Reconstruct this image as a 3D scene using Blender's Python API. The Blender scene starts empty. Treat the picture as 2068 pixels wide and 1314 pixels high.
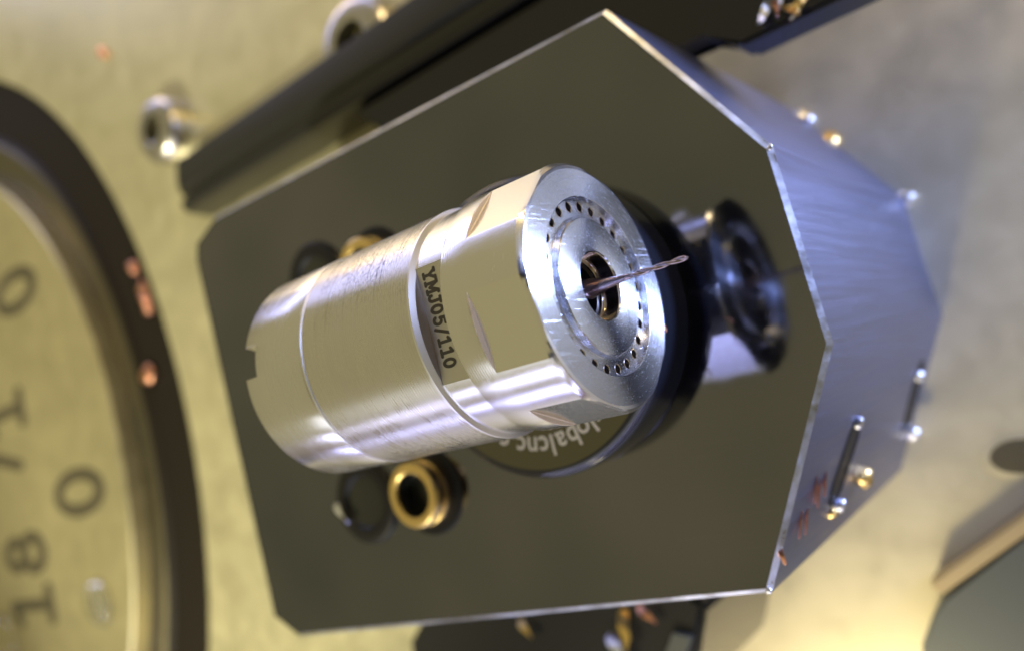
import bpy, bmesh, math, random
from mathutils import Vector, Matrix

random.seed(7)
C = bpy.context.scene
COL = C.collection
PI = math.pi
R_ = math.radians

# ------------------------------------------------------------------ camera
# one unit is one centimetre; z is the normal of the polished block face,
# x runs along the spindle towards its nose
cam = bpy.data.cameras.new('camera')
cam.sensor_width = 36.0
cam.lens = 36.0 * 1606.0 / 2068.0
cam.clip_start = 0.1
cam.clip_end = 2000
cam_o = bpy.data.objects.new('camera', cam)
COL.objects.link(cam_o)
CAM = Vector((7.3, -1.2974, 11.1472))
rot = Matrix(((0.770454, 0.243249, 0.589263),
              (-0.222955, 0.968783, -0.108404),
              (-0.597237, -0.047859, 0.800636)))
cam_o.matrix_world = Matrix.Translation(CAM) @ rot.to_4x4()
cam.dof.use_dof = True
cam.dof.focus_distance = 9.75
cam.dof.aperture_fstop = 0.105
cam.dof.aperture_blades = 7
C.camera = cam_o

# ------------------------------------------------------------------ ambient light of the machine cabin
w = bpy.data.worlds.new('World')
C.world = w
w.use_nodes = True
bg = w.node_tree.nodes['Background']
bg.inputs['Color'].default_value = (0.43, 0.372, 0.19, 1)
bg.inputs['Strength'].default_value = 0.70

# ------------------------------------------------------------------ lamps (cabin LEDs and added fills)
def lamp(name, loc, target, size, power, color, size_y=None):
    l = bpy.data.lights.new(name, 'AREA')
    l.shape = 'RECTANGLE'
    l.size = size
    l.size_y = size_y or size
    l.energy = power
    l.color = color
    o = bpy.data.objects.new(name, l)
    COL.objects.link(o)
    o.location = loc
    d = Vector(target) - Vector(loc)
    o.rotation_euler = d.to_track_quat('-Z', 'Y').to_euler()
    return o

COOL = (0.40, 0.51, 1.0)
WARM = (1.0, 0.72, 0.34)
lamp('led_lamp', (30, 14, 16), (0, 0, 0), 2, 2200, COOL)
lamp('led_strip', (-30, 60, 10), (-4, 0, 2), 70, 9000, (0.48, 0.51, 1.0), 8)
lamp('led_strip_low', (-2, -44, 21), (0, 0, 2), 70, 6000, (0.62, 0.63, 1.0), 3)
lamp('led_strip_side', (-2, -44, 4), (0, 0, 2), 70, 5600, (0.52, 0.55, 1.0), 2)
lamp('soft_fill', (-4, -40, 36), (0, 0, 2), 64, 2600, (0.84, 0.88, 1.0), 12)  # unseen soft fill added to brighten the lower side of the spindle body
lamp('led_low_right', (24, 6.2, -6.2), (0, 0, 0), 2.4, 12500, COOL)
lamp('warm_strip', (-26, 38, -1), (0, 0, 1), 14, 1000, WARM, 4)
lamp('warm_lamp', (14, 30, 10), (0, 0, 0), 4, 3000, WARM)

def spot(name, loc, target, cone, power, color, blend=0.7, radius=1.5):
    l = bpy.data.lights.new(name, 'SPOT')
    l.spot_size = R_(cone)
    l.spot_blend = blend
    l.energy = power
    l.color = color
    l.shadow_soft_size = radius
    o = bpy.data.objects.new(name, l)
    COL.objects.link(o)
    o.location = loc
    o.rotation_euler = (Vector(target) - Vector(loc)).to_track_quat('-Z', 'Y').to_euler()
    return o
spot('floor_spot', (-4, -19, 5), (3.5, -5.5, -9), 62, 9500, (1.0, 0.86, 0.52))  # unseen fill added to brighten the floor at lower right
spot('wall_spot', (-22, -30, 34), (-21, 9, -5), 48, 108000, (1.0, 0.93, 0.62))  # unseen fill added to brighten the left machine wall

C.view_settings.view_transform = 'Standard'
C.view_settings.look = 'None'
C.view_settings.exposure = 0.22
C.view_settings.gamma = 1.0
C.view_settings.use_curve_mapping = False

# ------------------------------------------------------------------ materials
def mat(name, base, metallic=0.0, rough=0.4, spec=0.5, aniso=0.0, axis='X', coat=0.0):
    m = bpy.data.materials.new(name)
    m.use_nodes = True
    nt = m.node_tree
    b = nt.nodes['Principled BSDF']
    b.inputs['Base Color'].default_value = (*base, 1)
    b.inputs['Metallic'].default_value = metallic
    b.inputs['Roughness'].default_value = rough
    b.inputs['Specular IOR Level'].default_value = spec
    b.inputs['Coat Weight'].default_value = coat
    if aniso:
        b.inputs['Anisotropic'].default_value = aniso
        t = nt.nodes.new('ShaderNodeTangent')
        t.direction_type = 'RADIAL'
        t.axis = axis
        nt.links.new(t.outputs[0], b.inputs['Tangent'])
        b.inputs['Anisotropic Rotation'].default_value = 0.25
    return m

def N(m, typ, **kw):
    n = m.node_tree.nodes.new(typ)
    for k, v in kw.items():
        if hasattr(n, k):
            setattr(n, k, v)
        else:
            n.inputs[k].default_value = v
    return n

def L(m, a, b):
    m.node_tree.links.new(a, b)

def BS(m):
    return m.node_tree.nodes['Principled BSDF']

def math_n(m, op, a, b=None):
    n = N(m, 'ShaderNodeMath', operation=op)
    for i, v in enumerate((a, b)):
        if v is None:
            continue
        if isinstance(v, (int, float)):
            n.inputs[i].default_value = v
        else:
            L(m, v, n.inputs[i])
    return n.outputs[0]

def ramp(m, fac, stops):
    n = N(m, 'ShaderNodeValToRGB')
    e = n.color_ramp.elements
    while len(e) < len(stops):
        e.new(0.5)
    for i, (p, c) in enumerate(stops):
        e[i].position = p
        e[i].color = (*c, 1) if len(c) == 3 else c
    L(m, fac, n.inputs[0])
    return n.outputs[0]

def noise(m, vec, scale, detail=3, rough=0.55):
    n = N(m, 'ShaderNodeTexNoise')
    n.inputs['Scale'].default_value = scale
    n.inputs['Detail'].default_value = detail
    n.inputs['Roughness'].default_value = rough
    if vec is not None:
        L(m, vec, n.inputs['Vector'])
    return n.outputs['Fac']

def objco(m):
    return N(m, 'ShaderNodeTexCoord').outputs['Object']

def cyl_coords(m):
    """(x, angle, radius) of a point round the x axis of its own object"""
    s = N(m, 'ShaderNodeSeparateXYZ')
    L(m, objco(m), s.inputs[0])
    ang = math_n(m, 'ARCTAN2', s.outputs[2], s.outputs[1])
    return s.outputs[0], ang, s

def comb(m, x, y, z=0.0):
    n = N(m, 'ShaderNodeCombineXYZ')
    for i, v in enumerate((x, y, z)):
        if isinstance(v, (int, float)):
            n.inputs[i].default_value = v
        else:
            L(m, v, n.inputs[i])
    return n.outputs[0]

def bump(m, height, strength, dist=0.01):
    n = N(m, 'ShaderNodeBump')
    n.inputs['Strength'].default_value = strength
    n.inputs['Distance'].default_value = dist
    L(m, height, n.inputs['Height'])
    L(m, n.outputs[0], BS(m).inputs['Normal'])

def mix_col(m, fac, a, b, mode='MIX'):
    n = N(m, 'ShaderNodeMix', data_type='RGBA', blend_type=mode)
    for s, v in ((0, fac), (6, a), (7, b)):
        if isinstance(v, (int, float)):
            n.inputs[s].default_value = v
        elif isinstance(v, tuple):
            n.inputs[s].default_value = (*v, 1)
        else:
            L(m, v, n.inputs[s])
    return n.outputs[2]

def rough_range(m, fac, lo, hi):
    n = N(m, 'ShaderNodeMapRange')
    n.inputs['From Min'].default_value = 0.3
    n.inputs['From Max'].default_value = 0.7
    n.inputs['To Min'].default_value = lo
    n.inputs['To Max'].default_value = hi
    L(m, fac, n.inputs[0])
    L(m, n.outputs[0], BS(m).inputs['Roughness'])

ALU = (0.88, 0.87, 0.88)

def turned(name, base, rough, aniso, ring_scale, ring_str, wear=0.0, wear_x=None):
    """turned metal: fine rings round the x axis, streaks of wear round it"""
    m = mat(name, base, 1.0, rough, aniso=aniso)
    x, ang, _ = cyl_coords(m)
    v = comb(m, math_n(m, 'MULTIPLY', x, 60.0), math_n(m, 'MULTIPLY', ang, 2.2))
    streak = noise(m, v, 1.0, 4, 0.7)
    v2 = comb(m, math_n(m, 'MULTIPLY', x, 2.2), math_n(m, 'MULTIPLY', ang, 2.0))
    cloud = noise(m, v2, 1.0, 3)
    rough_range(m, mix_col(m, 0.5, streak, cloud), rough * 0.75, rough * 1.35)
    col = mix_col(m, math_n(m, 'MULTIPLY', streak, 0.15), base, (0.55, 0.52, 0.50))
    if wear:
        v3 = comb(m, math_n(m, 'MULTIPLY', x, 34.0), math_n(m, 'MULTIPLY', ang, 20.0))
        spk = ramp(m, noise(m, v3, 1.0, 4, 0.75), [(0.47, (0, 0, 0)), (0.58, (1, 1, 1))])
        v4 = comb(m, math_n(m, 'MULTIPLY', x, 1.1), math_n(m, 'MULTIPLY', ang, 1.6), 3.3)
        msk = ramp(m, noise(m, v4, 1.0, 2), [(0.42, (0, 0, 0)), (0.58, (1, 1, 1))])
        v5 = comb(m, math_n(m, 'MULTIPLY', x, 26.0), math_n(m, 'MULTIPLY', ang, 1.0), 8.1)
        lin = ramp(m, noise(m, v5, 1.0, 3, 0.6), [(0.56, (0, 0, 0)), (0.66, (1, 1, 1))])
        both = mix_col(m, 0.55, spk, lin)
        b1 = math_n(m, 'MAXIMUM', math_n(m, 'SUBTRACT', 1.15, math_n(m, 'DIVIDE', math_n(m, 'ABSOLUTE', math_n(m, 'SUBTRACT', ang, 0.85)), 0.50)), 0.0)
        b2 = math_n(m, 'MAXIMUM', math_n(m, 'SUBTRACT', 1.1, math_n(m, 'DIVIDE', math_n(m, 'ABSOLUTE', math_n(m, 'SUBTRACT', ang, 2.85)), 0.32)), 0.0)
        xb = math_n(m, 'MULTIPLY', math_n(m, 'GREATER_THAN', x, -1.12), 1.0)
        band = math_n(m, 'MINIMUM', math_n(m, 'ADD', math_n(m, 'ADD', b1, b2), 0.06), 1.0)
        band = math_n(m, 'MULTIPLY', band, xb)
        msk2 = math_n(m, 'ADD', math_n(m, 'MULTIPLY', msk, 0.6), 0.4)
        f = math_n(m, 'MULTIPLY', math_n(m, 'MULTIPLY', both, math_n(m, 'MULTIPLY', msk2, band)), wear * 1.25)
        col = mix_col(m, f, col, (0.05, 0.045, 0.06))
    L(m, col, BS(m).inputs['Base Color'])
    wv = math_n(m, 'SINE', math_n(m, 'MULTIPLY', x, ring_scale))
    h = math_n(m, 'ADD', math_n(m, 'MULTIPLY', wv, 0.6), math_n(m, 'MULTIPLY', streak, 0.45))
    bump(m, h, ring_str, 0.004)
    return m

M = {}
M['sleeve'] = turned('turned_aluminium_smooth', ALU, 0.24, 0.8, 220, 0.12)
M['body'] = turned('turned_aluminium_worn', (0.84, 0.82, 0.80), 0.28, 0.75, 150, 0.4, wear=1.0)
M['neck'] = turned('turned_aluminium_polished', ALU, 0.22, 0.7, 180, 0.1)
M['nose'] = turned('turned_aluminium_nose', ALU, 0.22, 0.7, 180, 0.14)
M['label'] = mat('frosted_label_flat', (0.70, 0.68, 0.62), 1.0, 0.42)
M['cut'] = mat('milled_end_wall', (0.90, 0.80, 0.64), 1.0, 0.7)  # warm base colour stands in for a warm reflection on these walls
M['ring'] = mat('bright_ring_metal', (0.92, 0.92, 0.93), 1.0, 0.40)
M['bore'] = turned('bored_steel', (0.62, 0.56, 0.52), 0.12, 0.3, 160, 0.1)
M['wall'] = mat('dull_pocket_wall', (0.55, 0.50, 0.46), 1.0, 0.45)
M['dark_bore'] = mat('dark_bore', (0.03, 0.027, 0.025), 0.8, 0.3)

def scratched_face():
    m = mat('faced_aluminium', (0.72, 0.76, 0.84), 1.0, 0.30, aniso=0.98)
    co = objco(m)
    s = N(m, 'ShaderNodeSeparateXYZ')
    L(m, co, s.inputs[0])
    rad = math_n(m, 'SQRT', math_n(m, 'ADD', math_n(m, 'MULTIPLY', s.outputs[1], s.outputs[1]),
                                   math_n(m, 'MULTIPLY', s.outputs[2], s.outputs[2])))
    ang = math_n(m, 'ARCTAN2', s.outputs[2], s.outputs[1])
    v = comb(m, math_n(m, 'MULTIPLY', rad, 90.0), math_n(m, 'MULTIPLY', ang, 3.0))
    st = noise(m, v, 1.0, 4, 0.7)
    grain = noise(m, co, 38.0, 4, 0.7)
    # long hairline scratches across the face
    mp = N(m, 'ShaderNodeMapping')
    mp.inputs['Rotation'].default_value = (R_(24), 0, 0)
    mp.inputs['Scale'].default_value = (1, 40, 1.4)
    L(m, co, mp.inputs[0])
    scr = ramp(m, noise(m, mp.outputs[0], 1.0, 5, 0.7), [(0.60, (0, 0, 0)), (0.68, (1, 1, 1))])
    rough_range(m, mix_col(m, 0.5, st, grain), 0.20, 0.30)
    col = mix_col(m, math_n(m, 'MULTIPLY', grain, 0.35), (0.74, 0.77, 0.84), (0.42, 0.44, 0.52))
    L(m, col, BS(m).inputs['Base Color'])
    h = math_n(m, 'ADD', math_n(m, 'ADD', st, math_n(m, 'MULTIPLY', grain, 0.8)),
               math_n(m, 'MULTIPLY', scr, 1.1))
    bump(m, h, 0.22, 0.006)
    return m
M['face'] = scratched_face()

def milled():
    m = mat('milled_flat', (0.86, 0.85, 0.82), 1.0, 0.22)
    co = objco(m)
    g = noise(m, co, 22.0, 5, 0.7)
    rough_range(m, g, 0.12, 0.22)
    bump(m, g, 0.08, 0.006)
    return m
M['flat'] = milled()

def polished_plate():
    m = mat('polished_black_metal', (0.17, 0.165, 0.15), 1.0, 0.035)
    co = objco(m)
    sp = ramp(m, noise(m, co, 11.0, 6, 0.8), [(0.66, (0, 0, 0)), (0.74, (1, 1, 1))])
    sm = noise(m, co, 0.35, 3)
    mp = N(m, 'ShaderNodeMapping')
    mp.inputs['Rotation'].default_value = (0, 0, R_(35))
    mp.inputs['Scale'].default_value = (0.6, 40, 1)
    L(m, co, mp.inputs[0])
    hair = ramp(m, noise(m, mp.outputs[0], 1.0, 4, 0.7), [(0.62, (0, 0, 0)), (0.70, (1, 1, 1))])
    smear = ramp(m, noise(m, co, 1.3, 5, 0.65), [(0.50, (0, 0, 0)), (0.70, (1, 1, 1))])
    rr = math_n(m, 'ADD', math_n(m, 'MULTIPLY', sm, 0.03), math_n(m, 'MULTIPLY', sp, 0.12))
    rr = math_n(m, 'ADD', rr, math_n(m, 'ADD', math_n(m, 'MULTIPLY', smear, 0.09), math_n(m, 'MULTIPLY', hair, 0.05)))
    L(m, math_n(m, 'ADD', rr, 0.055), BS(m).inputs['Roughness'])
    refl_tint = ramp(m, noise(m, co, 0.16, 2), [(0.32, (0.145, 0.158, 0.19)), (0.68, (0.225, 0.225, 0.265))])  # broad tint imitates uneven cabin reflections in the base colour
    col = mix_col(m, math_n(m, 'MULTIPLY', sp, 0.25), refl_tint, (0.32, 0.26, 0.22))
    col = mix_col(m, math_n(m, 'MULTIPLY', hair, 0.16), col, (0.42, 0.41, 0.40))
    L(m, col, BS(m).inputs['Base Color'])
    return m
M['plate'] = polished_plate()

def ground_side():
    m = mat('ground_steel_side', (0.25, 0.27, 0.41), 1.0, 0.35)  # bluish base carries the tint of the cool lamps
    co = objco(m)
    mp = N(m, 'ShaderNodeMapping')
    mp.inputs['Scale'].default_value = (9, 9, 0.3)
    L(m, co, mp.inputs[0])
    g = noise(m, mp.outputs[0], 1.0, 4, 0.6)
    rough_range(m, g, 0.32, 0.40)
    bump(m, g, 0.02, 0.01)
    return m
M['side'] = ground_side()
def worn_edge():
    m = mat('bright_chamfer', (0.62, 0.65, 0.74), 1.0, 0.32)
    co = objco(m)
    a = noise(m, co, 0.55, 3, 0.6)
    b = noise(m, co, 3.0, 4, 0.65)
    L(m, ramp(m, mix_col(m, 0.3, a, b), [(0.34, (0.16, 0.155, 0.16)), (0.60, (0.72, 0.76, 0.86))]), BS(m).inputs['Base Color'])
    rough_range(m, b, 0.25, 0.5)
    bump(m, noise(m, co, 9.0, 3, 0.6), 0.25, 0.02)
    return m
M['edge'] = worn_edge()
M['puck'] = mat('gloss_black', (0.012, 0.013, 0.018), 0.0, 0.10, spec=0.6)
M['puck_top'] = mat('dark_mirror', (0.17, 0.165, 0.14), 1.0, 0.05)
M['print'] = mat('cream_print', (0.80, 0.74, 0.54), 0.0, 0.5)
M['mark'] = mat('laser_mark', (0.085, 0.075, 0.05), 0.0, 0.55, spec=0.3)
M['brass'] = mat('brass', (0.95, 0.70, 0.30), 1.0, 0.27)
M['black'] = mat('black_rubber', (0.006, 0.006, 0.006), 0.0, 0.45, spec=0.3)
M['glass_dark'] = mat('dark_plug', (0.03, 0.032, 0.025), 0.3, 0.15)
M['carbide'] = mat('carbide', (0.36, 0.29, 0.30), 1.0, 0.22)
M['copper'] = mat('copper', (0.85, 0.42, 0.27), 1.0, 0.3)
M['silver'] = mat('bright_shaving', (0.85, 0.86, 0.9), 1.0, 0.3)
M['gold'] = mat('gold_shaving', (0.95, 0.68, 0.25), 1.0, 0.3)

def panel_mat(name, base, rough, metallic, lo=.88, hi=1.06):
    m = mat(name, base, metallic, rough)
    co = objco(m)
    a = noise(m, co, 0.16, 4, 0.6)
    b = noise(m, co, 0.9, 4, 0.6)
    f = mix_col(m, 0.4, a, b)
    dark = tuple(c * lo for c in base)
    lite = tuple(min(1, c * hi) for c in base)
    L(m, ramp(m, f, [(0.35, dark), (0.65, lite)]), BS(m).inputs['Base Color'])
    rough_range(m, b, rough * 0.8, rough * 1.2)
    return m
M['panel'] = panel_mat('olive_machine_metal', (0.74, 0.69, 0.44), 0.42, 0.75)
M['floor'] = panel_mat('olive_cabin_metal', (0.60, 0.54, 0.36), 0.42, 0.5, .92, 1.05)
M['disc'] = panel_mat('olive_disc_metal', (0.60, 0.54, 0.31), 0.4, 0.75)
M['step'] = panel_mat('dull_step_metal', (0.11, 0.095, 0.055), 0.4, 0.75)
M['groove'] = mat('dark_groove', (0.012, 0.009, 0.006), 0.0, 0.6, spec=0.15)
M['rail'] = mat('black_rail', (0.012, 0.012, 0.013), 0.0, 0.28, spec=0.5)
M['chrome'] = mat('screw_steel', (0.55, 0.53, 0.51), 1.0, 0.3)
M['socket'] = mat('screw_socket', (0.16, 0.145, 0.09), 1.0, 0.45)
M['dark_mark'] = mat('recess_shade_tone', (0.13, 0.115, 0.075), 0.6, 0.4)  # flat dark tone in place of the shade inside stamped digits and the hole
M['bracket'] = mat('grey_bracket', (0.10, 0.11, 0.10), 0.4, 0.4)
M['amber'] = mat('amber_edge', (0.42, 0.33, 0.18), 0.5, 0.45)

def coolant():
    m = mat('coolant', (0.95, 0.95, 0.9), 0.0, 0.03)
    BS(m).inputs['Transmission Weight'].default_value = 1.0
    BS(m).inputs['IOR'].default_value = 1.36
    return m
M['coolant'] = coolant()

# ------------------------------------------------------------------ building helpers
def link_mesh(name, me, m, parent=None, sharp=35, loc=None):
    if m is not None:
        for mm in (m if isinstance(m, (list, tuple)) else [m]):
            me.materials.append(mm)
    for p in me.polygons:
        p.use_smooth = True
    if sharp is not None:
        me.set_sharp_from_angle(angle=R_(sharp))
    o = bpy.data.objects.new(name, me)
    COL.objects.link(o)
    if parent is not None:
        o.parent = parent
    if loc:
        o.location = loc
    return o

def from_bm(name, bm, m, parent=None, sharp=35, loc=None, recalc=True):
    if recalc:
        bmesh.ops.recalc_face_normals(bm, faces=bm.faces)
    me = bpy.data.meshes.new(name)
    bm.to_mesh(me)
    bm.free()
    return link_mesh(name, me, m, parent, sharp, loc)

def tag(o, label=None, cat=None, group=None, kind=None):
    if label: o['label'] = label
    if cat: o['category'] = cat
    if group: o['group'] = group
    if kind: o['kind'] = kind
    return o

def thing(name, label, cat, loc=(0, 0, 0), group=None):
    o = bpy.data.objects.new(name, None)
    o.empty_display_size = 0.2
    COL.objects.link(o)
    o.location = loc
    return tag(o, label, cat, group)

def sweep_x(bm, prof, angles, closed_ends=(False, False)):
    """surface round the x axis; prof(angle) -> list of (x, r)"""
    rows = []
    for a in angles:
        rows.append([bm.verts.new((x, r * math.cos(a), r * math.sin(a))) for x, r in prof(a)])
    n = len(rows)
    for i in range(n):
        A, B = rows[i], rows[(i + 1) % n]
        for j in range(len(A) - 1):
            vs = (A[j], A[j + 1], B[j + 1], B[j])
            bm.faces.new(vs)
    return rows

def lathe_z(bm, prof, seg=64, cx=0, cy=0):
    rows = []
    for i in range(seg):
        a = 2 * PI * i / seg
        rows.append([bm.verts.new((cx + r * math.cos(a), cy + r * math.sin(a), z)) for r, z in prof])
    for i in range(seg):
        A, B = rows[i], rows[(i + 1) % seg]
        for j in range(len(A) - 1):
            bm.faces.new((A[j], A[j + 1], B[j + 1], B[j]))
    return rows

def cap(bm, ring):
    return bm.faces.new(ring)

def uni(n):
    return [2 * PI * i / n for i in range(n)]

def prism(bm, pts, z0, z1):
    lo = [bm.verts.new((x, y, z0)) for x, y in pts]
    hi = [bm.verts.new((x, y, z1)) for x, y in pts]
    n = len(pts)
    bm.faces.new(hi)
    bm.faces.new(lo[::-1])
    for i in range(n):
        bm.faces.new((lo[i], lo[(i + 1) % n], hi[(i + 1) % n], hi[i]))
    return lo, hi

def capsule(a, b, r, n=6):
    ax, ay = a; bx, by = b
    th = math.atan2(by - ay, bx - ax)
    out = []
    for i in range(n + 1):
        t = th + PI / 2 + PI * i / n
        out.append((ax + r * math.cos(t), ay + r * math.sin(t)))
    for i in range(n + 1):
        t = th - PI / 2 + PI * i / n
        out.append((bx + r * math.cos(t), by + r * math.sin(t)))
    return out

# ------------------------------------------------------------------ mounting block
OUT = [(-9.95, 4.15), (-9.80, 4.55), (-8.89, 4.90), (2.24, 4.58), (4.16, 1.52),
       (4.25, -1.33), (2.51, -4.60), (-8.73, -5.08), (-9.50, -4.62)]
block = thing('mounting_block', 'polished black faceted block the bright spindle lies over', 'machine block')

def inset(pts, d):
    out = []
    n = len(pts)
    for i in range(n):
        p0, p1, p2 = Vector(pts[i - 1]), Vector(pts[i]), Vector(pts[(i + 1) % n])
        e1 = (p1 - p0).normalized(); e2 = (p2 - p1).normalized()
        n1 = Vector((e1.y, -e1.x)); n2 = Vector((e2.y, -e2.x))
        k = d / max(0.3, 1 + n1.dot(n2))
        q = p1 + (n1 + n2) * k
        out.append((q.x, q.y))
    return out

CH = 0.075
inn = inset(OUT, CH)
bm = bmesh.new()
f = bm.faces.new([bm.verts.new((x, y, 0)) for x, y in inn])
from_bm('front_face', bm, M['plate'], block)
bm = bmesh.new()
n = len(OUT)
hi = [bm.verts.new((x, y, 0)) for x, y in inn]
lo = [bm.verts.new((x, y, -CH)) for x, y in OUT]
for i in range(n):
    bm.faces.new((lo[i], lo[(i + 1) % n], hi[(i + 1) % n], hi[i]))
ch = from_bm('edge_chamfer', bm, M['edge'], block)
bm = bmesh.new()
hi = [bm.verts.new((x, y, -CH)) for x, y in OUT]
lo = [bm.verts.new((x, y, -9.0)) for x, y in OUT]
for i in range(n):
    bm.faces.new((lo[i], lo[(i + 1) % n], hi[(i + 1) % n], hi[i]))
from_bm('block_body', bm, M['side'], block)
# slots on the lower right facet (recess shade as black faces inside a raised lip)
fa = Vector((4.25, -1.33, 0)); fb = Vector((2.51, -4.60, 0))
ft = (fb - fa).normalized(); fn = Vector((ft.y, -ft.x, 0))
if fn.x < 0: fn = -fn
def facet_slot(s0, z0, s1, z1, wd):
    bm = bmesh.new()
    th = capsule((s0, z0), (s1, z1), wd, 10)
    ou = capsule((s0, z0), (s1, z1), wd * 1.18, 10)
    def P(q, d):
        return fa + ft * q[0] + Vector((0, 0, q[1])) + fn * d
    a = [bm.verts.new(P(q, 0.004)) for q in ou]
    b = [bm.verts.new(P(q, 0.02)) for q in th]
    c = [bm.verts.new(P(q, 0.003)) for q in th]
    k = len(a)
    for i in range(k):
        bm.faces.new((a[i], a[(i + 1) % k], b[(i + 1) % k], b[i]))
        bm.faces.new((b[i], b[(i + 1) % k], c[(i + 1) % k], c[i]))
    bm.faces.new(c)
    return from_bm('slot', bm, M['black'], block)
facet_slot(1.85, -2.85, 2.60, -2.6, 0.36)
facet_slot(1.35, -7.9, 2.2, -8.0, 0.4)

# ------------------------------------------------------------------ spindle
AX = 2.6
RAD = 1.6
spin = thing('spindle', 'bright aluminium drilling spindle marked YMJ05/110 lying on the black puck', 'spindle', (0, 0, AX))

# rear sleeve with the key notch
NA, NB = R_(70.5), R_(88.2)
angs = sorted(uni(240) + [NA - 1e-4, NA + 1e-4, NB - 1e-4, NB + 1e-4])
def sleeve_prof(a):
    x0 = -2.49 if NA < a < NB else -2.75
    return [(x0 + 0.25, 1.15), (x0, 1.17), (x0, RAD - 0.03), (x0 + 0.012, RAD - 0.008), (x0 + 0.03, RAD), (-1.9, RAD), (-1.49, RAD),
            (-1.455, RAD - 0.018), (-1.45, RAD - 0.06)]
bm = bmesh.new()
sweep_x(bm, sleeve_prof, angs)
from_bm('rear_sleeve', bm, M['sleeve'], spin)
bm = bmesh.new()
rows = sweep_x(bm, lambda a: [(-2.3, 1.16), (-2.2, 1.16)], uni(64))
cap(bm, [r[0] for r in rows])
from_bm('rear_cover', bm, M['dark_bore'], spin)
# retaining ring in the joint
bm = bmesh.new()
sweep_x(bm, lambda a: [(-1.455, 1.55), (-1.452, 1.592), (-1.43, 1.606), (-1.405, 1.604), (-1.392, 1.585), (-1.39, 1.55)], uni(240))
from_bm('retaining_ring', bm, M['ring'], spin)
# main body
bm = bmesh.new()
sweep_x(bm, lambda a: [(-1.395, 1.54), (-1.39, 1.58), (-1.375, 1.598), (-1.36, RAD), (-0.3, RAD), (0.705, RAD)], uni(240))
from_bm('body_sleeve', bm, M['body'], spin)
# shoulder ring
bm = bmesh.new()
sweep_x(bm, lambda a: [(0.702, 1.58), (0.7025, 1.602), (0.710, 1.606), (0.728, 1.606), (0.736, 1.603), (0.776, 1.530), (0.779, 1.524), (0.780, 1.30)], uni(240))
from_bm('shoulder_ring', bm, M['ring'], spin)
# neck with the label flat
PC = R_(91.5); PD = 1.365
ha = math.acos(PD / 1.548)
def ang_d(a, c):
    return (a - c + PI) % (2 * PI) - PI
def neck_r(x, a):
    t = (x - 0.80) / 0.43
    return 1.597 - 0.05 * math.sin(PI * min(max(t, 0), 1)) ** 0.8
nang = sorted(uni(240) + [PC - ha - 1e-4, PC + ha + 1e-4])
bm = bmesh.new()
sweep_x(bm, lambda a: [(0.772, 1.40), (0.778, 1.53), (0.788, 1.548)] + [(0.80 + 0.42 * i / 10, 1.55) for i in range(11)] + [(1.232, 1.55), (1.238, 1.50), (1.268, 1.50)], [a for a in nang if abs(ang_d(a, PC)) >= ha])
# remove the span of faces across the flat (they were closed straight over it)
bm.faces.ensure_lookup_table()
kill = []
for fce in bm.faces:
    c = fce.calc_center_median()
    if abs(ang_d(math.atan2(c.z, c.y), PC)) < ha - 0.03:
        kill.append(fce)
bmesh.ops.delete(bm, geom=kill, context='FACES')
from_bm('neck', bm, M['neck'], spin)
pn = Vector((0, math.cos(PC), math.sin(PC))); pt = Vector((0, -math.sin(PC), math.cos(PC)))
hw = math.sqrt(1.55 ** 2 - PD ** 2)
bm = bmesh.new()
K = 24
flo, wl, wr = [], [], []
def P3(x, t, d):
    return Vector((x, 0, 0)) + pn * d + pt * t
lo = [bm.verts.new(P3(0.785, -hw + 2 * hw * i / K, PD)) for i in range(K + 1)]
hi = [bm.verts.new(P3(1.27, -hw + 2 * hw * i / K, PD)) for i in range(K + 1)]
for i in range(K):
    bm.faces.new((lo[i], lo[i + 1], hi[i + 1], hi[i]))
flat = from_bm('label_flat', bm, M['label'], spin)
bm = bmesh.new()
for xx, top in ((0.785, 1.524), (1.266, 1.59)):
    lo = [bm.verts.new(P3(xx, -hw + 2 * hw * i / K, PD - 0.02)) for i in range(K + 1)]
    hi = []
    for i in range(K + 1):
        t = -hw + 2 * hw * i / K
        hi.append(bm.verts.new(P3(xx - (0.006 if xx < 1 else -0.003), t, max(PD, math.sqrt(max(0, top ** 2 - t ** 2))))))
    for i in range(K):
        bm.faces.new((lo[i], lo[i + 1], hi[i + 1], hi[i]))
from_bm('pocket_wall', bm, M['wall'], spin)

# lettering YMJ05/110
def arc(cx, cy, rx, ry, a0, a1, k=10):
    return [(cx + rx * math.cos(R_(a0 + (a1 - a0) * i / k)), cy + ry * math.sin(R_(a0 + (a1 - a0) * i / k))) for i in range(k + 1)]
GL = {
 'Y': [[(0.02, 1), (0.34, .48)], [(0.68, 1), (0.34, .48)], [(0.34, .48), (0.34, 0)], [(.14, 0), (.54, 0)], [(-.1, 1), (.14, 1)], [(.56, 1), (.78, 1)]],
 'M': [[(.08, 0), (.08, 1)], [(.08, 1), (.42, .3)], [(.42, .3), (.76, 1)], [(.76, 1), (.76, 0)], [(-.06, 0), (.2, 0)], [(.62, 0), (.92, 0)], [(-.06, 1), (.1, 1)], [(.76, 1), (.92, 1)]],
 'J': [[(.5, 1), (.5, .28)], arc(.27, .28, .23, .26, 0, -180), [(.28, 1), (.7, 1)]],
 '0': [arc(.34, .5, .29, .47, 0, 360, 22)],
 '5': [[(.6, .98), (.14, .98)], [(.14, .98), (.11, .56)], arc(.3, .32, .3, .32, 130, -150, 14)],
 '/': [[(.06, -.08), (.56, 1.08)]],
 '1': [[(.36, 1), (.36, 0)], [(.08, .84), (.36, 1)], [(.1, 0), (.62, 0)]],
}
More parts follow.
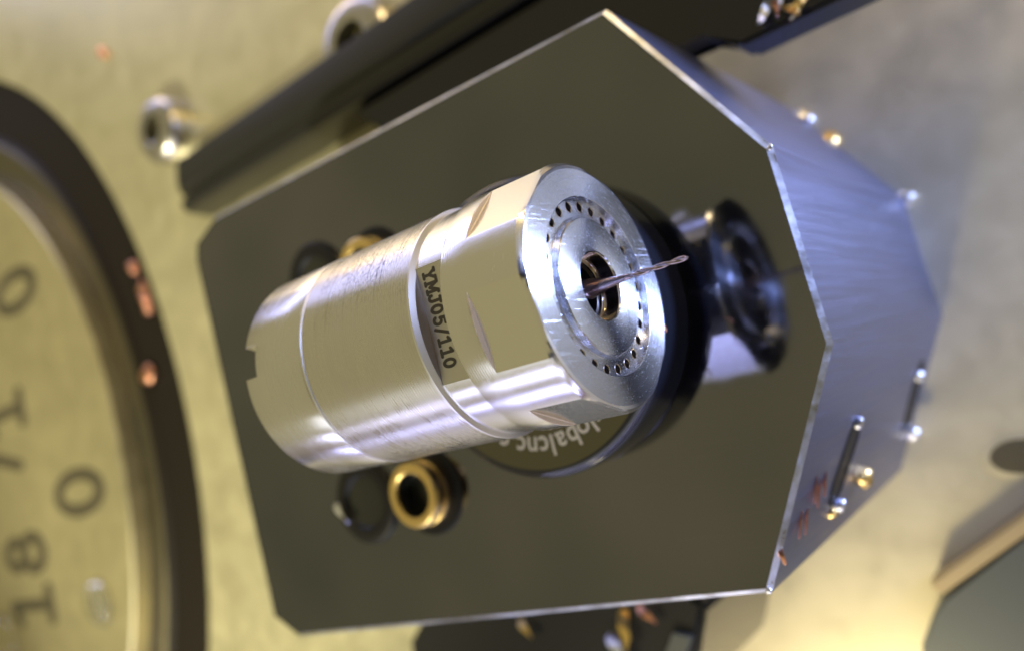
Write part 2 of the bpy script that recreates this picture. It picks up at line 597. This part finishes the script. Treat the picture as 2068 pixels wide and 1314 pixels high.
def glyph_mesh(bm, ch, place, sw, h0=0.0):
    k = 0
    for st in GL[ch]:
        for a, b in zip(st[:-1], st[1:]):
            pts = capsule(a, b, sw)
            h = 0.0022 + h0 + 0.00025 * k
            k += 1
            top = [bm.verts.new(place(q, h)) for q in pts]
            bm.faces.new(top)
bm = bmesh.new()
cap_h = 0.182
adv = [0.142, 0.158, 0.13, 0.142, 0.137, 0.12, 0.132, 0.132, 0.14]
t0 = -0.655
for ch_, ad in zip('YMJ05/110', adv):
    def pl(q, h, t0=t0):
        return P3(0.885 + q[1] * cap_h, t0 + q[0] * cap_h * 0.82, PD + h)
    glyph_mesh(bm, ch_, pl, 0.13)
    t0 += ad
from_bm('lettering', bm, M['mark'], flat)

# nose with six milled flats
FD = 1.523
FC = [R_(42 + 60 * k) for k in range(6)]
fh = math.acos(FD / RAD)
def near_flat(a):
    return min((ang_d(a, c) for c in FC), key=abs)
nose_ang = sorted([a for a in uni(300)] + [(c + s * (fh + e)) % (2 * PI) for c in FC for s in (-1, 1) for e in (-1e-4, 1e-4)])
def nose_prof(a):
    d = near_flat(a)
    rf = min(RAD, FD / math.cos(d)) if abs(d) < fh else RAD
    def cut(r): return min(r, rf)
    return [(1.262, 1.50), (1.264, 1.575), (1.272, 1.597), (1.285, RAD), (1.64, RAD), (1.655, RAD - 0.004 * (RAD - rf) / 0.077), (1.662, rf + (RAD - rf) * 0.85), (1.664, rf + (RAD - rf) * 0.14), (1.674, rf), (1.75, rf), (2.425, rf), (2.475, cut(1.568)), (2.492, cut(1.548)), (2.5, 1.505)]
bm = bmesh.new()
sweep_x(bm, nose_prof, nose_ang)
nose = from_bm('nose', bm, [M['nose'], M['flat'], M['cut']], spin, sharp=28)
for p in nose.data.polygons:
    c = p.center
    if 1.676 < c.x < 2.42 and abs(near_flat(math.atan2(c.z, c.y))) < fh - 0.004:
        p.material_index = 1
        p.use_smooth = False
    elif 1.645 < c.x < 1.675 and p.normal.x > 0.3:
        p.material_index = 2

# front face: rim annulus, hole groove, boss
bm = bmesh.new()
rows = sweep_x(bm, lambda a: [(2.5, 1.505), (2.5, 1.3), (2.5, 1.15), (2.496, 1.142), (2.40, 1.138), (2.39, 1.12)], uni(200))
from_bm('nose_face', bm, M['face'], spin, sharp=25)
# groove floor with 25 air holes
NH, HR, HC = 25, 0.060, 1.045
bm = bmesh.new()
for k in range(NH):
    a0 = 2 * PI * k / NH + R_(10.5)
    hw_ = PI / NH
    q = 8
    inner, outer = [], []
    # boundary of the sector, 4*q points, and the circle
    bd = []
    for i in range(q): bd.append((0.90, -hw_ + 2 * hw_ * i / q))
    for i in range(q): bd.append((0.90 + 0.23 * i / q, hw_))
    for i in range(q): bd.append((1.13, hw_ - 2 * hw_ * i / q))
    for i in range(q): bd.append((1.13 - 0.23 * i / q, -hw_))
    ov, iv = [], []
    for (r, da) in bd:
        lx = r * math.cos(da) - HC; ly = r * math.sin(da)
        th = math.atan2(ly, lx)
        cxx = HC + HR * math.cos(th); cyy = HR * math.sin(th)
        def wv_(px, py):
            return (2.395, px * math.cos(a0) - py * math.sin(a0), px * math.sin(a0) + py * math.cos(a0))
        ov.append(bm.verts.new(wv_(lx + HC, ly))); iv.append(bm.verts.new(wv_(cxx, cyy)))
    m_ = len(ov)
    for i in range(m_):
        bm.faces.new((ov[i], ov[(i + 1) % m_], iv[(i + 1) % m_], iv[i]))
bmesh.ops.remove_doubles(bm, verts=bm.verts, dist=1e-4)
from_bm('hole_groove', bm, M['face'], spin)
bm = bmesh.new()
sweep_x(bm, lambda a: [(2.396, HR + 0.014), (2.400, HR + 0.006), (2.394, HR - 0.004), (2.35, HR - 0.006), (2.25, HR - 0.008)], uni(20))
rows = sweep_x(bm, lambda a: [(2.25, HR - 0.008), (2.249, 0.002)], uni(20))
bmesh.ops.recalc_face_normals(bm, faces=bm.faces)
me = bpy.data.meshes.new('air_hole')
bm.to_mesh(me); bm.free()
h0 = link_mesh('air_hole', me, M['bore'], spin)
for k in range(NH):
    o = h0 if k == 0 else h0.copy()
    if k: COL.objects.link(o); o.parent = spin
    a = 2 * PI * k / NH + R_(10.5)
    o.location = (0, HC * math.cos(a), HC * math.sin(a))
bm = bmesh.new()
sweep_x(bm, lambda a: [(2.394, 0.915), (2.40, 0.905), (2.43, 0.897), (2.470, 0.885), (2.485, 0.868), (2.487, 0.86), (2.487, 0.65), (2.487, 0.46), (2.484, 0.452), (2.46, 0.445)], uni(160))
from_bm('face_boss', bm, M['face'], spin, sharp=25)
bm = bmesh.new()
sweep_x(bm, lambda a: [(2.462, 0.447), (2.455, 0.436), (2.25, 0.432), (2.245, 0.428), (2.243, 0.385), (2.24, 0.38), (2.19, 0.38)], uni(96))
from_bm('bore_ring', bm, M['bore'], spin)
bm = bmesh.new()
rows = sweep_x(bm, lambda a: [(2.215, 0.41), (2.2, 0.375), (2.19, 0.345), (2.14, 0.34), (2.13, 0.36), (1.9, 0.355), (1.7, 0.34), (1.5, 0.02)], uni(64))
from_bm('collet', bm, M['dark_bore'], spin)
bm = bmesh.new()
sweep_x(bm, lambda a: [(2.20, 0.378), (2.195, 0.36), (2.185, 0.352), (2.175, 0.36)], uni(64))
from_bm('seal_ring', bm, M['brass'], spin)

# ------------------------------------------------------------------ drill bit (held by the spindle)
drill = thing('drill_bit', 'thin twisted carbide drill bit sticking out of the bore of the spindle', 'drill bit', (0, 0, AX))
bm = bmesh.new()
rows = sweep_x(bm, lambda a: [(1.7, 0.135), (2.30, 0.135), (2.33, 0.128), (2.55, 0.075), (2.72, 0.047), (2.82, 0.039)], uni(40))
cap(bm, [r[0] for r in rows])
from_bm('shank', bm, M['carbide'], drill)
bm = bmesh.new()
X0, X1 = 2.80, 3.664
NS, NSEG = 130, 28
pitch = 0.25
rowsx = []
for i in range(NS + 1):
    u = i / NS
    x = X0 + (X1 - X0) * u
    tw = 2 * PI * (x - X0) / pitch * 0.5 * 2 / 2
    depth = min(1.0, u / 0.12)
    ring = []
    for j in range(NSEG):
        a = 2 * PI * j / NSEG
        g = 0.5 + 0.5 * math.cos(2 * a)
        r = 0.036 * (1 - 0.52 * depth * (1 - g) ** 1.6)
        if u > 0.975:
            r *= 1 - 0.55 * (u - 0.975) / 0.025
        ring.append(bm.verts.new((x, r * math.cos(a + tw), r * math.sin(a + tw))))
    rowsx.append(ring)
for A, B in zip(rowsx[:-1], rowsx[1:]):
    for j in range(NSEG):
        bm.faces.new((A[j], A[(j + 1) % NSEG], B[(j + 1) % NSEG], B[j]))
tip = bm.verts.new((X1 + 0.012, 0, 0))
for j in range(NSEG):
    bm.faces.new((rowsx[-1][j], rowsx[-1][(j + 1) % NSEG], tip))
from_bm('flutes', bm, M['carbide'], drill, sharp=50)

# ------------------------------------------------------------------ puck under the spindle
puck = thing('support_puck', 'round glossy black puck with cream web lettering under the spindle', 'puck', (0, 0, 0))
bm = bmesh.new()
prof = [(2.36, 0.004), (2.40, 0.05), (2.41, 0.4), (2.41, 0.80)]
for i in range(1, 9):
    a = PI / 2 * i / 8
    prof.append((2.25 + 0.16 * math.cos(a), 0.80 + 0.195 * math.sin(a)))
lathe_z(bm, prof, 160)
from_bm('puck_body', bm, M['puck'], puck)
bm = bmesh.new()
rows = lathe_z(bm, [(2.25, 0.995), (2.235, 0.998)], 160)
cap(bm, [r[1] for r in rows])
from_bm('mirror_top', bm, M['puck_top'], puck)
dg = None
bm = bmesh.new()
word = 'globalcnc.com'
wid = {'l': 0.125, '.': 0.125, 'm': 0.34, 'c': 0.215}
ang = R_(-53.0)
def char_bm(ch):
    cu = bpy.data.curves.new('t', 'FONT')
    cu.body = ch
    cu.size = 0.47
    cu.resolution_u = 3
    cu.offset = 0.006
    o = bpy.data.objects.new('t', cu)
    COL.objects.link(o)
    bpy.context.view_layer.update()
    me = bpy.data.meshes.new_from_object(o.evaluated_get(bpy.context.evaluated_depsgraph_get()))
    bpy.data.objects.remove(o)
    return me
RB = 1.73
for ch_ in word:
    me = char_bm(ch_)
    xs = [v.co.x for v in me.vertices]
    cwid = wid.get(ch_, 0.238)
    mid = (min(xs) + max(xs)) / 2
    ca = ang - cwid / 2 / 1.9
    rad_v = Vector((math.cos(ca), math.sin(ca), 0))
    tan_v = Vector((math.sin(ca), -math.cos(ca), 0))
    vm = []
    for v in me.vertices:
        p = rad_v * (RB + v.co.y) + tan_v * ((v.co.x - mid) * 0.95) + Vector((0, 0, 1.0015))
        vm.append(bm.verts.new(p))
    for p in me.polygons:
        try: bm.faces.new([vm[i] for i in p.vertices])
        except ValueError: pass
    ang -= cwid / 1.9
from_bm('lettering', bm, M['print'], puck, recalc=False)

# ------------------------------------------------------------------ fittings in the front face
def fitting(loc, label, group, brass=True):
    t = thing('brass_fitting' if brass else 'rubber_plug', label, 'fitting' if brass else 'plug', loc, group)
    if brass:
        bm = bmesh.new()
        lathe_z(bm, [(0.86, 0.004), (0.85, 0.03), (0.79, 0.05), (0.56, 0.05)], 72)
        from_bm('seat', bm, M['black'], t)
        bm = bmesh.new()
        lathe_z(bm, [(0.405, 0.36), (0.405, 0.42), (0.42, 0.46), (0.47, 0.49), (0.56, 0.49), (0.61, 0.46), (0.635, 0.40), (0.63, 0.33), (0.58, 0.30)], 72)
        from_bm('sleeve', bm, M['brass'], t)
        bm = bmesh.new()
        lathe_z(bm, [(0.58, 0.30), (0.56, 0.27), (0.58, 0.24)], 72)
        from_bm('seal', bm, M['black'], t)
        bm = bmesh.new()
        lathe_z(bm, [(0.58, 0.24), (0.64, 0.22), (0.655, 0.15), (0.64, 0.06), (0.62, 0.05)], 72)
        from_bm('flange', bm, M['brass'], t)
        bm = bmesh.new()
        rows = lathe_z(bm, [(0.405, 0.40), (0.40, 0.10), (0.2, 0.10)], 48)
        cap(bm, [r[2] for r in rows])
        from_bm('bore_floor', bm, M['glass_dark'], t)
    else:
        bm = bmesh.new()
        lathe_z(bm, [(0.88, 0.004), (0.86, 0.08), (0.78, 0.12), (0.56, 0.10), (0.50, 0.03)], 72)
        from_bm('seat', bm, M['black'], t)
        bm = bmesh.new()
        rows = lathe_z(bm, [(0.51, 0.04), (0.3, 0.055)], 48)
        cap(bm, [r[1] for r in rows])
        from_bm('plug_face', bm, M['glass_dark'], t)
    return t
fitting((-3.72, -2.35, 0), 'gold brass ring fitting below the spindle', 'brass ring fittings on the block')
fitting((-3.85, 2.1, 0), 'half hidden brass ring fitting above the spindle', 'brass ring fittings on the block')
fitting((-5.5, -2.35, 0), 'dark round plug beside the brass ring below the spindle', 'dark plugs on the block', False)
fitting((-5.65, 2.35, 0), 'dark round plug peeking out above the rear of the spindle', 'dark plugs on the block', False)

# ------------------------------------------------------------------ chips and shavings
def shaving(name, loc, rotz, tilt, length, width, m, label, cat, group=None, twist=1.2, thick=0.02, seed=0, rx=0.0):
    rnd = random.Random(seed)
    bm = bmesh.new()
    K = 10
    sec = []
    for i in range(K + 1):
        u = i / K - 0.5
        a = twist * u
        wv = width * (0.55 + 0.45 * math.cos(PI * u)) * (0.85 + 0.3 * rnd.random())
        c = Vector((length * u, width * 0.6 * math.sin(3 * u), width * 0.5 * math.cos(2.4 * u)))
        s = Vector((0, math.cos(a), math.sin(a))) * wv * 0.5
        q = Vector((0, -math.sin(a), math.cos(a))) * thick * 0.5
        sec.append([bm.verts.new(c + s + q), bm.verts.new(c - s + q), bm.verts.new(c - s - q), bm.verts.new(c + s - q)])
    for A, B in zip(sec[:-1], sec[1:]):
        for j in range(4):
            bm.faces.new((A[j], A[(j + 1) % 4], B[(j + 1) % 4], B[j]))
    bm.faces.new(sec[0][::-1]); bm.faces.new(sec[-1])
    o = from_bm(name, bm, m, None, 40)
    o.location = loc
    o.rotation_euler = (rx, tilt, rotz)
    return tag(o, label, cat, group)

shaving('copper_chip', (2.47, -0.62, 1.16), 1.2, 0.9, 0.16, 0.07, M['copper'], 'tiny copper chip on the right rim of the spindle nose', 'chip', seed=3, thick=0.03)
shaving('metal_shaving', (-6.13, -2.48, 0.16), 1.3, -0.3, 0.42, 0.16, M['silver'], 'bright silver sliver resting on the rim of the dark plug', 'shaving', seed=5)

# ------------------------------------------------------------------ setting: machine wall, cabin floor
def ring_face(bm, r0, r1, z0, z1, cx, cy, seg=160):
    return lathe_z(bm, [(r0, z0), (r1, z1)], seg, cx, cy)
CX, CY = -40.5, 0.5
ZP = -4.5
bm = bmesh.new()
# panel: sheet with a round opening, outside the opening out to a rectangle
seg = 160
r_out = 21.25
a_v, b_v = [], []
X_lo, X_hi, Y_lo, Y_hi = -110.0, -4.0, -60.0, 70.0
for i in range(seg):
    a = 2 * PI * i / seg
    dx, dy = math.cos(a), math.sin(a)
    t = min((X_hi - CX) / dx if dx > 1e-9 else 1e9, (X_lo - CX) / dx if dx < -1e-9 else 1e9,
            (Y_hi - CY) / dy if dy > 1e-9 else 1e9, (Y_lo - CY) / dy if dy < -1e-9 else 1e9)
    a_v.append([bm.verts.new((CX + r_out * dx, CY + r_out * dy, ZP - 2.2)), bm.verts.new((CX + r_out * dx, CY + r_out * dy, ZP - 0.15)),
                bm.verts.new((CX + (r_out + .15) * dx, CY + (r_out + .15) * dy, ZP)), bm.verts.new((CX + t * dx, CY + t * dy, ZP)),
                bm.verts.new((CX + t * dx, CY + t * dy, ZP - 4.0))])
for i in range(seg):
    A, B = a_v[i], a_v[(i + 1) % seg]
    for j in range(4):
        bm.faces.new((A[j], A[j + 1], B[j + 1], B[j]))
tag(from_bm('machine_wall', bm, M['panel']), kind='structure')
bm = bmesh.new()
prism(bm, [(-160, -160), (160, -160), (160, 160), (-160, 160)], -10.0, -9.0)
tag(from_bm('cabin_floor', bm, M['floor']), kind='structure')

# unseen dark card added behind the camera to darken reflections in the metal
bm = bmesh.new()
q = CAM * 2.2
bmesh.ops.create_cube(bm, size=1.0, matrix=Matrix.Translation(q) @ rot.to_4x4() @ Matrix.Diagonal((40, 36, 1, 1)))
tag(from_bm('dark_card', bm, M['black']), kind='structure')

# side walls of the cabin, out of the picture but mirrored in the metal
M['wall_brown'] = panel_mat('brown_cabin_wall', (0.42, 0.26, 0.20), 0.5, 0.1)
bm = bmesh.new()
prism(bm, [(-120, -62), (90, -62), (90, -60), (-120, -60)], -9.0, 9.0)
tag(from_bm('wall', bm, M['wall_brown']), kind='structure')
bm = bmesh.new()
prism(bm, [(-120, 72), (90, 72), (90, 74), (-120, 74)], -9.0, 0.0)
tag(from_bm('wall', bm, M['wall_brown']), kind='structure')

# rotary disc in the round opening
disc = thing('rotary_disc', 'large stepped round disc set in the left machine wall', 'disc', (CX, CY, ZP))
bm = bmesh.new()
rows = lathe_z(bm, [(16.50, -0.55), (16.56, 0.12), (16.5, 0.2), (8, 0.2), (2, 0.2)], 160)
cap(bm, [r[-1] for r in rows])
from_bm('disc_face', bm, M['disc'], disc)
bm = bmesh.new()
lathe_z(bm, [(16.4, -0.55), (17.6, -0.3), (18.3, -0.10), (18.5, -0.2)], 160)
from_bm('step_ring', bm, M['step'], disc)
bm = bmesh.new()
lathe_z(bm, [(18.48, -0.12), (18.7, -0.3), (19.5, -0.35), (21.5, -0.35)], 160)
from_bm('groove_floor', bm, M['groove'], disc)
GL['8'] = [arc(.34, .74, .23, .23, 0, 360, 16), arc(.34, .27, .28, .26, 0, 360, 16)]
GL['7'] = [[(.04, .97), (.64, .97)], [(.64, .97), (.26, 0)]]
for ch_, cx_, cy_ in (('1', -34.3, -4.9), ('8', -34.2, -2.5), ('7', -35.2, 1.7), ('1', -34.2, 4.0), ('0', -27.9, -0.4), ('0', -30.9, 9.1)):
    bm = bmesh.new()
    glyph_mesh(bm, ch_, lambda q, h: (cx_ - CX - (q[1] - .5) * 4.0, cy_ - CY + (q[0] - .34) * 2.6, 0.2 + h * 3), 0.105)
    from_bm('numeral', bm, M['dark_mark'], disc)

# ------------------------------------------------------------------ screws
def screw(loc, r, label, group=None, lean=(0, 0), head=0.75):
    t = thing('button_screw', label, 'screw', loc, group)
    t.rotation_euler = (lean[0], lean[1], 0.4)
    bm = bmesh.new()
    prof = [(r, 0.0), (r, r * 0.42), (r * 0.985, r * 0.50), (r * 0.93, r * 0.60), (r * 0.84, r * 0.69), (r * 0.72, r * 0.745),
            (r * 0.60, r * 0.76), (r * 0.46, r * 0.765), (r * 0.42, r * 0.74)]
    zt = r * 0.745
    lathe_z(bm, prof, 48)
    from_bm('screw_head', bm, M['chrome'], t)
    bm = bmesh.new()
    head_o = t.children[0]
    rows = lathe_z(bm, [(r * 0.43, zt + 0.003), (r * 0.38, zt - r * 0.30)], 6)
    cap(bm, [q[1] for q in rows])
    from_bm('hex_socket', bm, M['socket'], head_o, sharp=20)
    return t
screw((-6.6, 9.2, ZP), 1.35, 'dome head hex screw at the top edge above the black rail', 'dome screws on the wall')
screw((-16.7, 10.95, ZP), 1.15, 'dome head hex screw near the left end of the black rail', 'dome screws on the wall')
ZD = ZP + 0.2
# coolant drops
def drop(loc, r, label, group=None, flat=0.6):
    bm = bmesh.new()
    bmesh.ops.create_uvsphere(bm, u_segments=20, v_segments=12, radius=r)
    for v in bm.verts:
        v.co.z *= flat if v.co.z > 0 else 0.05
    o = from_bm('coolant_drop', bm, M['coolant'])
    o.location = loc
    return tag(o, label, 'drop', group)
drop((-27.5, -5.0, ZD + 0.05), 0.9, 'clear coolant drop low on the disc beside its edge', 'coolant drops on the disc')
drop((-38.0, -6.4, ZD + 0.05), 1.3, 'clear coolant drop at the bottom left corner of the disc', 'coolant drops on the disc')

# ------------------------------------------------------------------ black rail behind the block
rail = thing('black_rail', 'long glossy black rail running behind the top edge of the block', 'rail', (0, 0, 0))
bm = bmesh.new()
sec = [(9.35, -4.49), (9.35, -3.75), (9.2, -3.45), (8.6, -3.35), (8.25, -3.35), (8.1, -3.5), (7.9, -3.5), (7.8, -3.35), (7.55, -3.4), (7.45, -3.6), (7.4, -4.49)]
sec = [(y, z) for y, z in sec]
xs = [-15.6, -15.3, 12.0]
rws = []
for k, x in enumerate(xs):
    rws.append([bm.verts.new((x, y if k else 8.3 + (y - 8.3) * 0.9, z if k else -4.49 + (z + 4.49) * 0.8)) for y, z in sec])
for A, B in zip(rws[:-1], rws[1:]):
    for j in range(len(sec) - 1):
        bm.faces.new((A[j], A[j + 1], B[j + 1], B[j]))
bm.faces.new(rws[0]); bm.faces.new(rws[-1][::-1])
from_bm('rail_body', bm, M['rail'], rail)
bm = bmesh.new()
prism(bm, [(-2.0, 5.0), (2.5, 5.0), (3.1, 4.4), (12.0, 4.4), (12.0, 7.38), (-7.0, 7.38), (-6.0, 6.4), (-2.0, 6.2)], -4.49, -3.5)
bmesh.ops.bevel(bm, geom=[e for e in bm.edges], offset=0.08, segments=2, affect='EDGES')
from_bm('rail_shoe', bm, M['rail'], rail)

# ------------------------------------------------------------------ fixtures round the block, out of focus
# grey bracket with an amber edge, lower right
br = thing('corner_bracket', 'grey bracket with an amber edge in the lower right corner', 'bracket', (3.6, -8.0, -9.0))
bm = bmesh.new()
prism(bm, [(-1.0, 0.42), (-0.72, 0.72), (1.14, 1.86), (4.5, 3.9), (6.5, -2.0), (-1.2, -5.0), (-1.5, -0.4)], 0.0, 0.85)
bmesh.ops.bevel(bm, geom=[e for e in bm.edges], offset=0.08, segments=2, affect='EDGES')
from_bm('bracket_body', bm, M['bracket'], br)
bm = bmesh.new()
q0, q1 = Vector((-0.78, 0.84)), Vector((4.5, 4.05))
nn = Vector((q1.y - q0.y, q0.x - q1.x)).normalized()
prism(bm, [tuple(q0 - nn * 0.28), tuple(q1 - nn * 0.28), tuple(q1 + nn * 0.06), tuple(q0 + nn * 0.06)], 0.0, 0.98)
bmesh.ops.bevel(bm, geom=[e for e in bm.edges], offset=0.06, segments=2, affect='EDGES')
from_bm('edge_strip', bm, M['amber'], br)

# drain hole in the cabin floor
dr = thing('drain_hole', 'dark round hole in the olive floor at the right edge', 'hole', (4.95, -4.6, -9.0))
bm = bmesh.new()
lathe_z(bm, [(0.62, 0.004), (0.52, 0.010), (0.44, 0.012), (0.38, 0.008)], 40)
from_bm('rim', bm, M['floor'], dr)
bm = bmesh.new()
rows = lathe_z(bm, [(0.46, 0.014), (0.1, 0.016)], 40)
cap(bm, [r[1] for r in rows])
from_bm('hole_shade', bm, M['dark_mark'], dr)  # flat dark disc laid on the floor as the shade of the hole
dr.scale = (1.25, 0.8, 1.0)

# black clamp below the block
cl = thing('black_clamp', 'black clamp shoe under the lower edge of the block', 'clamp', (-5.6, -7.6, -9.0))
bm = bmesh.new()
prism(bm, [(-4.6, -0.6), (-4.5, 0.9), (-3.4, 1.9), (4.3, 2.0), (4.75, 1.5), (3.8, -0.6)], 0.0, 4.6)
bmesh.ops.bevel(bm, geom=[e for e in bm.edges], offset=0.16, segments=2, affect='EDGES')
from_bm('clamp_body', bm, M['rail'], cl)
bm = bmesh.new()
prism(bm, [(3.9, 1.0), (4.3, 0.9), (3.4, -0.4), (3.0, -0.3)], 4.6, 4.75)
from_bm('clamp_rib', bm, M['bracket'], cl)

# chips: copper specks in the dark groove of the disc
def speck(loc, r, m, name, label, group, cat='chip', seed=0):
    rnd = random.Random(seed * 13 + 5)
    bm = bmesh.new()
    bmesh.ops.create_icosphere(bm, subdivisions=2, radius=r)
    ph = [rnd.uniform(0, 6) for _ in range(3)]
    for v in bm.verts:
        k = 1 + 0.28 * math.sin(3 * v.co.x / r + ph[0]) * math.cos(2.4 * v.co.y / r + ph[1]) + 0.15 * math.sin(4 * v.co.z / r + ph[2])
        v.co *= k
        v.co.z *= 0.7
    o = from_bm(name, bm, m, None, 60)
    o.location = loc
    return tag(o, label, cat, group)

for k, (x, y, r) in enumerate([(-21.29, 7.39, .30), (-21.0, 6.44, .24), (-20.95, 6.01, .28), (-20.84, 5.6, .22), (-21.58, 3.27, .34), (-20.3, 15.66, .22)]):
    lab = ['topmost copper speck in the dark groove of the disc',
           'second copper speck from the top in the dark groove', 'middle copper speck of the row in the dark groove',
           'lowest copper speck of the row of four in the dark groove',
           'lone copper speck low in the dark groove', 'copper speck on the pale wall at upper left'][k]
    speck((x, y, -4.74 + (0.33 if k == 5 else 0)), r, M['copper'], 'copper_speck', lab,
          'copper specks on the wall and disc', seed=k)
for k, (x, y, z, r, mm, lab) in enumerate([
        (3.70, 4.72, -3.42, .20, 'silver', 'silver chip nearest the block on the right end of the rail'),
        (3.98, 4.86, -3.40, .24, 'silver', 'silver chip in the middle of the heap on the rail'),
        (4.16, 4.55, -3.40, .18, 'gold', 'gold chip in the heap on the right end of the rail'),
        (4.55, 4.75, -3.40, .24, 'silver', 'rightmost silver chip of the heap on the rail'),
        (4.30, 4.50, -3.36, .17, 'gold', 'lowest gold chip hanging over the edge of the rail'),
        (4.00, 4.65, -3.20, .13, 'copper', 'copper chip on top of the heap on the rail')]):
    shaving('chip_or_glint', (x, y, z), 0.7 * k + .3, 0.4, r * 2.2, r, M[mm], lab, 'chip', 'chips heaped on the right end of the rail', seed=30 + k, twist=2.2)
for k, (x, y, z, ln, wd, mm, lab) in enumerate([
        (-2.85, -6.5, -4.28, .75, .32, 'gold', 'gold shaving on the clamp below the block'),
        (-3.15, -6.95, -4.28, .60, .34, 'silver', 'silver shaving at the bottom edge on the clamp'),
        (-5.68, -6.45, -4.30, .45, .22, 'gold', 'small dull gold chip left on the clamp'),
        (-2.2, -6.2, -4.28, .5, .2, 'copper', 'copper shaving on the right of the clamp')]):
    shaving('metal_shaving', (x, y, z), 0.9 + k * .35, 0.25, ln, wd, M[mm], lab, 'shaving', 'shavings on the black clamp', seed=40 + k, twist=1.6)
# chips stuck to the lower right facet of the block
def on_facet(sd, z, d=0.02):
    p = fa + ft * sd + fn * d
    return (p.x, p.y, z)
fac = math.atan2(ft.y, ft.x)
for k, (sd, z, ln, wd, mm, lab) in enumerate([
        (2.33, -1.02, .42, .05, 'copper', 'upper copper whisker on the lower right facet'),
        (2.45, -1.28, .46, .05, 'copper', 'middle copper whisker on the lower right facet'),
        (2.36, -1.55, .38, .05, 'copper', 'copper whisker nearest the slot on the facet'),
        (2.80, -0.63, .42, .04, 'copper', 'lower copper whisker close to the block edge'),
        (2.83, -0.95, .40, .04, 'copper', 'lower copper whisker on the facet below the others'),
        (3.14, -0.08, .20, .08, 'copper', 'copper crumb on the block edge near its lower corner')]):
    o = shaving('copper_whisker', on_facet(sd, z, 0.03), fac, 0.0, ln, wd, M[mm], lab, 'chip', 'copper whiskers on the facet', seed=60 + k, twist=.8, thick=.02)
for k, (sd, z, r, mm, lab) in enumerate([
        (1.54, -2.79, .10, 'silver', 'bright chip above the near slot'),
        (3.04, -2.95, .12, 'silver', 'bright chip under the near slot'),
        (3.10, -2.55, .10, 'gold', 'gold chip under the near slot'),
        (2.70, -3.9, .20, 'gold', 'long gold chip between the two slots'),
        (1.24, -7.75, .12, 'silver', 'bright chip above the far slot'),
        (2.62, -8.4, .18, 'silver', 'bright chip under the far slot')]):
    speck(on_facet(sd, z, r * .4), r, M[mm], 'chip_or_glint', lab, 'chips on the lower right facet', seed=80 + k)
speck((2.55, 4.10, -8.9), .22, M['silver'], 'chip_or_glint', 'bluish bead added as a glint on the far top edge of the block', 'glint beads on the far edge of the block', seed=90)  # metal beads added for the lamp sparkles along the far edge
speck((2.98, 3.37, -8.9), .22, M['gold'], 'chip_or_glint', 'gold bead added as a glint on the far top edge of the block', 'glint beads on the far edge of the block', seed=91)
speck((4.22, 1.45, -8.8), .18, M['silver'], 'chip_or_glint', 'bright bead added as a glint at the far corner of the block', 'glint beads on the far edge of the block', seed=92)
speck((4.14, 1.50, 0.01), .045, M['silver'], 'chip_or_glint', 'tiny bead added as a glint on the upper corner of the front edge', 'tiny glint beads on the front edge', seed=93)  # small beads standing in for highlights at the front corners
speck((2.50, -4.56, 0.0), .05, M['silver'], 'chip_or_glint', 'tiny bead added as a glint on the lowest corner of the front edge', 'tiny glint beads on the front edge', seed=94)
